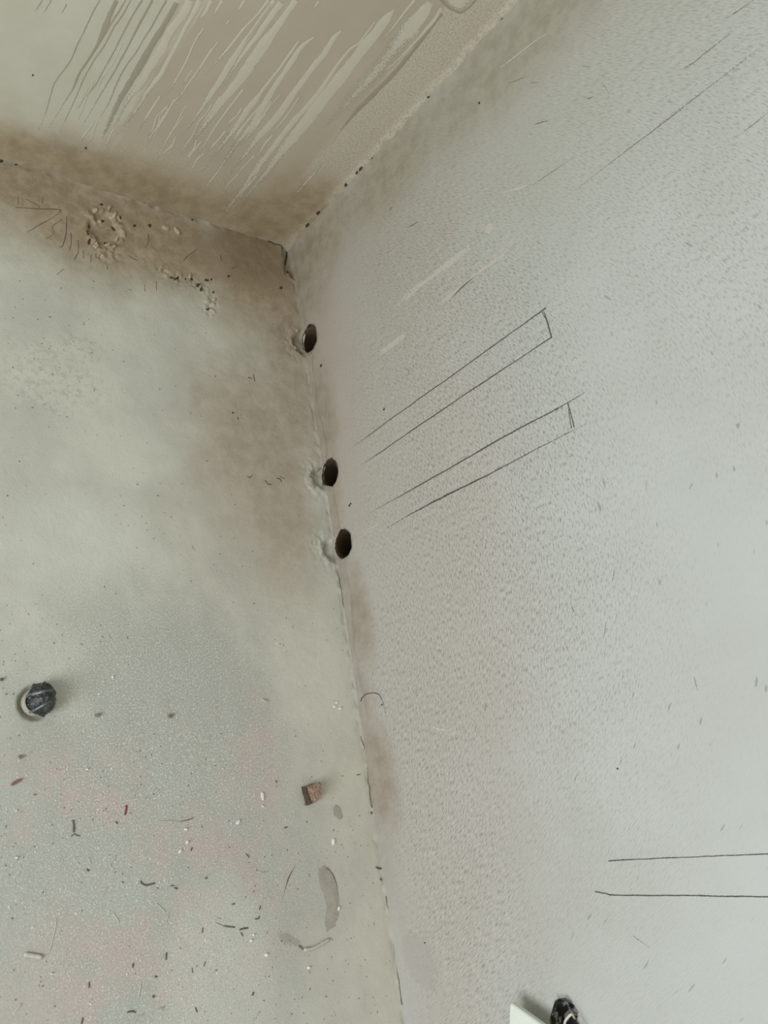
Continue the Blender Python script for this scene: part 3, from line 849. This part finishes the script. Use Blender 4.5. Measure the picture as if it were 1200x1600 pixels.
for p, w in [([(317,1449),(316,1458)],2.4),([(260,1488),(259,1500)],3),([(129,1590),(127,1600)],3.2),([(198,1582),(206,1580),(212,1582)],3),([(241,1526),(246,1526)],3),([(208,1505),(207,1512)],3),([(139,1534),(139,1544)],2.6),
             ([(272,1387),(277,1389)],3.4),([(266,1384),(272,1384)],2),([(362,1413),(367,1412)],2.6),([(398,1436),(404,1435),(405,1431)],2.6),([(407,1415),(405,1422)],3),([(321,1371),(323,1373)],4),([(394,1556),(396,1550)],4),
             ([(298,1330),(300,1324)],3),([(180,1284),(184,1287)],3),([(238,1556),(241,1558)],4),([(376,1457),(380,1463)],2.2),([(305,1574),(308,1582)],2.4),([(318,1510),(322,1502)],2),([(301,1520),(300,1512)],1.8),
             ([(592,1357),(597,1357)],2.4),([(384,1334),(390,1340)],2.4),([(190,1377),(193,1380)],2),([(135,1358),(139,1361)],3),([(557,1211),(563,1210)],2),([(479,1282),(480,1286)],1.8),([(444,1294),(449,1292)],3),([(430,1220),(432,1222)],3.4),([(52,1242),(57,1241)],2)]:
    stick('dark_sliver', p, w, M_DARKBIT, size(p) + LD + near(*p[0]), 'sliver', GD)

bit('paint_chip', 410, 1244, 5, 15, -.15, M_WHITEBIT, 'pointed white paint chip left of the brick fragment', 'paint chip')
bit('paint_chip', 371, 1285, 5, 9, .5, M_WHITEBIT, 'small white chip among the straws, tilted', 'paint chip')
bit('paint_chip', 521, 1315, 5, 12, .1, M_WHITEBIT, 'white chip between grey flake and ring mark', 'paint chip')
bit('paint_chip', 482, 1512, 4, 7, .1, M_WHITEBIT, 'tiny white chip below the cream paint peel', 'paint chip')
bit('paint_chip', 529, 1420, 3, 9, .1, M_WHITEBIT, 'thin white chip on the edge of the ring mark', 'paint chip')
bit('paint_chip', 413, 1095, 12, 4, .5, M_STRAW, 'pale oblong chip on the brownish patch of floor', 'paint chip')
bit('wood_chip', 250, 1577, 13, 4, -.6, M_STRAW, 'pale wedge of wood on the pinkish floor dust', 'wood chip')
bit('cement_flake', 527, 1270, 16, 26, -.3, M_FLAKE, 'flat grey flake of cement beside the brick fragment', 'flake', th=.0016)
bit('reddish_chip', 25, 1222, 22, 6, -.55, M_PINKBIT, 'reddish brown pointed chip on the pink dusty floor', 'chip')
GL = 'dark mortar crumbs on the floor'
for px, py, w, h in [(32, 1183, 8, 6), (152, 1118, 9, 7), (266, 1119, 8, 7), (2, 1062, 7, 5)]:
    bit('mortar_crumb', px, py, w, h, .3, M_GREYBIT if px != 2 else M_DARKBIT, 'dark mortar crumb on the floor near ' + near(px, py), 'crumb', GL, th=.005)
GW = 'white crumbs on the floor'
for px, py, w, h in [(522,1104,5,4),(531,1107,6,4),(526,1098,4,3),(136,1202,4,4),(25,1267,3,3),(392,1470,4,5),(416,1492,5,7),(290,1296,5,5),(281,1330,4,9),(292,1316,4,7),(25,1340,5,4),(80,1521,3,3),(176,1058,4,4),(410,1260,3,4),(396,1461,3,4)]:
    bit('white_crumb', px, py, w, h, random.uniform(-.6, .6), M_WHITEBIT, 'tiny white crumb on the floor near ' + near(px, py), 'crumb', GW, th=.003)

# ------------------------------------------------------------------ brick fragment
def brick_fragment():
    root = empty('brick_fragment', on_floor(486, 1243))
    base = [on_floor(a, b, -.001) for a, b in ((473, 1230), (481, 1258), (489, 1256), (497, 1243), (495, 1226), (484, 1226))]
    top = [on_floor(a, b, z) for a, b, z in ((480, 1231, .018), (486, 1250, .016), (496, 1251, .022), (504, 1238, .026), (501, 1222, .024), (489, 1226, .022))]
    bm = bmesh.new()
    vs = [bm.verts.new(p) for p in base + top]
    r = bmesh.ops.convex_hull(bm, input=vs)
    bmesh.ops.triangulate(bm, faces=bm.faces)
    bmesh.ops.subdivide_edges(bm, edges=bm.edges[:], cuts=4, use_grid_fill=True)
    bm.normal_update()
    for v in bm.verts:
        n = float(fbm(v.co.x * 260 + v.co.z * 190, v.co.y * 260 - v.co.z * 120, 5, 3)) - .5
        v.co += v.normal * n * .0045
    for v in bm.verts: v.co.z = max(v.co.z, -.0015)
    me = bpy.data.meshes.new('body'); bm.to_mesh(me); bm.free()
    g = Gx('broken_brick', .95, .1)
    n = g.noise(160, det=4, ro=.65); n2 = g.noise(420, det=2)
    c = g.mix(g.ss(n, .3, .7), A(118, 97, 82), A(154, 133, 116))
    c = g.mix(g.ss(n2, .62, .72) * .7, c, A(206, 190, 172))
    c = g.mix(g.ss(n2, .36, .28) * .7, c, A(80, 58, 44))
    g.color(c); g.bump(n * .7 + n2 * .4, .6, .003)
    o = link('body', me, g.mat, root); o.matrix_parent_inverse = Matrix.Translation(-Vector(root.location))
    # thin dark layer over one side of the fragment
    q = [(472.6, 1229.5, -.001), (480.5, 1258.5, -.001), (487, 1254, .015), (479.4, 1231, .0185)]
    V = []
    for i in range(9):
        for j in range(6):
            s, t_ = i / 8, j / 5
            a = (1 - s) * (1 - t_); b = s * (1 - t_); cc = s * t_; d = (1 - s) * t_
            px = a * q[0][0] + b * q[1][0] + cc * q[2][0] + d * q[3][0]; py = a * q[0][1] + b * q[1][1] + cc * q[2][1] + d * q[3][1]
            z = a * q[0][2] + b * q[1][2] + cc * q[2][2] + d * q[3][2]
            p = on_floor(px, py, z); p[0] -= .0028 + .0022 * float(vn(i * 1.3, j * 1.7, 8)); V.append(p)
    n0 = len(V)
    V += [p + np.array([.006, 0, 0]) for p in V]
    Fc = []
    for i in range(8):
        for j in range(5):
            k = i * 6 + j
            Fc += [(k, k + 6, k + 7, k + 1), (n0 + k, n0 + k + 1, n0 + k + 7, n0 + k + 6)]
    rim = [i * 6 for i in range(9)] + [48 + j for j in range(1, 6)] + [i * 6 + 5 for i in range(7, -1, -1)] + [j for j in range(4, 0, -1)]
    for a, b in zip(rim, rim[1:] + rim[:1]): Fc.append((a, n0 + a, n0 + b, b))
    o = link('dark_skin', pyd('dark_skin', V, Fc), plain('dark_side', A(88, 80, 66), .95, .3, 260, .1), root)
    o.matrix_parent_inverse = Matrix.Translation(-Vector(root.location))
    tag(root, 'small reddish brown broken brick fragment with a dark side', 'brick fragment')
brick_fragment()

# ------------------------------------------------------------------ capped pipe stub in the floor
def pipe_stub():
    c = BAG; root = empty('capped_pipe_stub', (c[0], c[1], float(zf(c[0], c[1]))))
    r = .0225; H = .021
    V, Fc = [], []
    n = 40
    prof = [(r, -.02), (r, H), (r - .0025, H + .001), (r - .004, H), (r - .004, -.02)]
    for rr, z in prof:
        for k in range(n):
            a = 2 * math.pi * k / n; V.append((rr * math.cos(a), rr * math.sin(a), z))
    for i in range(len(prof) - 1): Fc += [(i * n + k, i * n + (k + 1) % n, (i + 1) * n + (k + 1) % n, (i + 1) * n + k) for k in range(n)]
    link('pipe', pyd('pipe', V, Fc), plain('pale_pipe_plastic', A(162, 158, 144), .5, .1, 120), root, smooth=True)
    # crumpled black plastic tied over the end
    bm = bmesh.new()
    bmesh.ops.create_icosphere(bm, subdivisions=5, radius=1)
    for v in bm.verts:
        d = v.co.normalized()
        f = 1 + .20 * (abs(float(fbm(d.x * 3.2 + d.z * 2, d.y * 3.2 - d.z, 14, 3)) - .5) * 2 - .3) + .10 * (float(vn(d.x * 9 + d.z * 5, d.y * 9, 19)) - .5)
        hz = .021 if d.z > 0 else .012
        v.co = Vector((d.x * .0235 * f + .004, d.y * .0275 * f + .002, H + .008 + d.z * hz * f))
    me = bpy.data.meshes.new('plastic_cap'); bm.to_mesh(me); bm.free()
    g = Gx('black_plastic_film', .16, .6)
    nn = g.noise(70, det=3)
    g.color(g.mix(g.ss(nn, .35, .75), A(30, 33, 34), A(70, 76, 76))); g.bump(g.noise(110, det=3, ro=.6), .9, .006)
    cap = link('plastic_cap', me, g.mat, root, smooth=True)
    tape = plain('grey_tape', A(88, 94, 94), .3, .12, 200, .5)
    def band(z0, tilt, w, rad, a0, a1):
        V, Fc = [], []
        N = 36
        for i in range(N + 1):
            a = a0 + (a1 - a0) * i / N
            wob = .0008 * math.sin(a * 5)
            for (dr, dz) in ((0, -w), (.0012, -w * .5), (.0014, w * .5), (0, w)):
                rr = rad + dr + wob
                x_, y_ = rr * math.cos(a), rr * math.sin(a) * 1.06
                V.append((x_ + .002, y_ + .001, z0 + dz + tilt * y_ + .012 * (1 - 0)))
            if i:
                k = 4 * i
                Fc += [(k - 4 + j, k - 3 + j, k + 1 + j, k + j) for j in range(3)]
        return link('tape_band', pyd('tape_band', V, Fc), tape, cap, smooth=True)
    # two bands over the crumpled cap, following its dome
    def strap(p, q, w, hgt):
        V, Fc = [], []
        N = 16
        p = np.array(p); q = np.array(q); t = q - p; side = np.array([-t[1], t[0], 0]); side /= np.linalg.norm(side)
        for i in range(N + 1):
            s = i / N; c_ = p + t * s
            z = c_[2] + hgt * math.sin(math.pi * s) ** .8 + .0006 * math.sin(s * 17)
            for e, dz in ((-1, 0), (0, .0012), (1, 0)):
                V.append((c_[0] + side[0] * w * e, c_[1] + side[1] * w * e, z + dz))
            if i:
                k = 3 * i; Fc += [(k - 3, k - 2, k + 1, k), (k - 2, k - 1, k + 2, k + 1)]
        return link('tape_band', pyd('tape_band', V, Fc), tape, cap, smooth=True)
    strap((-.021, .008, H + .008), (.027, .014, H + .008), .0022, .0245)
    strap((-.017, -.020, H + .010), (.020, -.002, H + .016), .0019, .0205)
    tag(root, 'pale pipe stub in the floor capped with crumpled black plastic', 'pipe stub')
pipe_stub()

# ------------------------------------------------------------------ socket box in the wall, loose cover plate
def socket_box():
    y, z, r = BOX
    root = empty('socket_box', (.05, y, z)); root.location = (0.0, y, z)
    n = 40; V, Fc = [], []
    prof = [(r * .93, .006), (r * .88, .004), (r * .86, .012), (r * .86, .050), (0.0005, .052)]
    rng = np.random.RandomState(3)
    for i, (rr, x_) in enumerate(prof):
        for k in range(n):
            a = 2 * math.pi * k / n
            j = 1 + (.05 * (float(vn(k * .6, i * 1.0, 31)) - .5) if i < 2 else 0)
            V.append((x_, rr * j * math.cos(a), rr * j * math.sin(a)))
    for i in range(len(prof) - 1): Fc += [(i * n + k, i * n + (k + 1) % n, (i + 1) * n + (k + 1) % n, (i + 1) * n + k) for k in range(n)]
    g = Gx('black_box_plastic', .55, .3)
    nn = g.noise(60, det=3, ro=.6, off=2.0)
    g.color(g.mix(g.ss(nn, .52, .62), A(34, 35, 33), A(150, 150, 144)))
    link('cup', pyd('cup', V, Fc), g.mat, root, smooth=True)
    wm = plain('cream_wire', A(206, 200, 184), .5, .05, 200); dm = plain('grey_wire', A(96, 96, 92), .5, .1, 200)
    for m, P in ((wm, [(.048, .004, -.012), (.022, .008, -.002), (.004, .0195, .010), (.002, .008, -.006), (.012, -.010, -.018), (.040, -.02, -.02)]),
                 (dm, [(.048, -.01, .01), (.02, .012, .014), (.004, .022, .012), (.010, .028, .002), (.03, .02, -.01)]),
                 (wm, [(.048, -.012, 0), (.015, -.012, .004), (.004, -.022, -.004), (.03, -.03, -.012)])):
        link('wire', tube_mesh('wire', catmull(P, 7), .0022, 8), m, root, smooth=True)
    # rag of grey plaster lodged behind the rim
    V = []
    bm = bmesh.new(); bmesh.ops.create_icosphere(bm, subdivisions=3, radius=1)
    for v in bm.verts:
        d = v.co.normalized(); f = 1 + .5 * (float(fbm(d.x * 3 + d.z, d.y * 3, 44, 3)) - .5)
        v.co = Vector((.014 + d.x * .006 * f, .012 + d.y * .011 * f, .021 + d.z * .008 * f))
    me = bpy.data.meshes.new('plaster_lump'); bm.to_mesh(me); bm.free()
    link('plaster_lump', me, plain('grey_plaster', A(168, 168, 162), .9, .1, 200), root)
    tag(root, 'round black socket box sunk in the wall with wires', 'socket box')

def cover_plate():
    P0 = on_right(796, 1566, -.046)
    ang_a = np.array([0, -.40, .917]); ang_b = np.array([0, -.95, -.31])
    L = .082
    root = empty('cover_plate', P0)
    V = []; n = 6; rc = .006
    # rounded square with a bevelled rim
    def ring(ins, x_):
        out = []
        for (cu, cv, a0) in ((rc, rc, math.pi), (L - rc, rc, 1.5 * math.pi), (L - rc, L - rc, 0), (rc, L - rc, .5 * math.pi)):
            for k in range(n):
                a = a0 + (math.pi / 2) * k / (n - 1)
                u = cu + (rc - ins) * math.cos(a); v = cv + (rc - ins) * math.sin(a)
                out.append(np.array([x_, 0, 0]) + ang_a * u + ang_b * v)
        return out
    R_ = [ring(.0, .009), ring(.0, .002), ring(.002, .0), ring(.0045, 0.0)]
    m = len(R_[0])
    for q in R_: V += q
    Fc = []
    for i in range(3): Fc += [(i * m + k, i * m + (k + 1) % m, (i + 1) * m + (k + 1) % m, (i + 1) * m + k) for k in range(m)]
    Fc.append(tuple(3 * m + k for k in range(m))); Fc.append(tuple(range(m))[::-1])
    me = pyd('plate', V, Fc)
    bm = bmesh.new(); bm.from_mesh(me); bmesh.ops.recalc_face_normals(bm, faces=bm.faces); bm.to_mesh(me); bm.free()
    pm = plain('white_plastic', A(206, 212, 202), .4, .03, 60, .4)
    link('plate', me, pm, root)
    # mounting tongue reaching back to the wall
    bm = bmesh.new()
    c = ang_a * .05 + ang_b * .06
    box(bm, (.008, c[1] - .008, c[2] - .002), (.046, c[1] + .008, c[2] + .002))
    me = bpy.data.meshes.new('mounting_tongue'); bm.to_mesh(me); bm.free()
    link('mounting_tongue', me, pm, root)
    tag(root, 'white plastic cover plate standing off the wall beside the socket box', 'cover plate')
socket_box()
cover_plate()
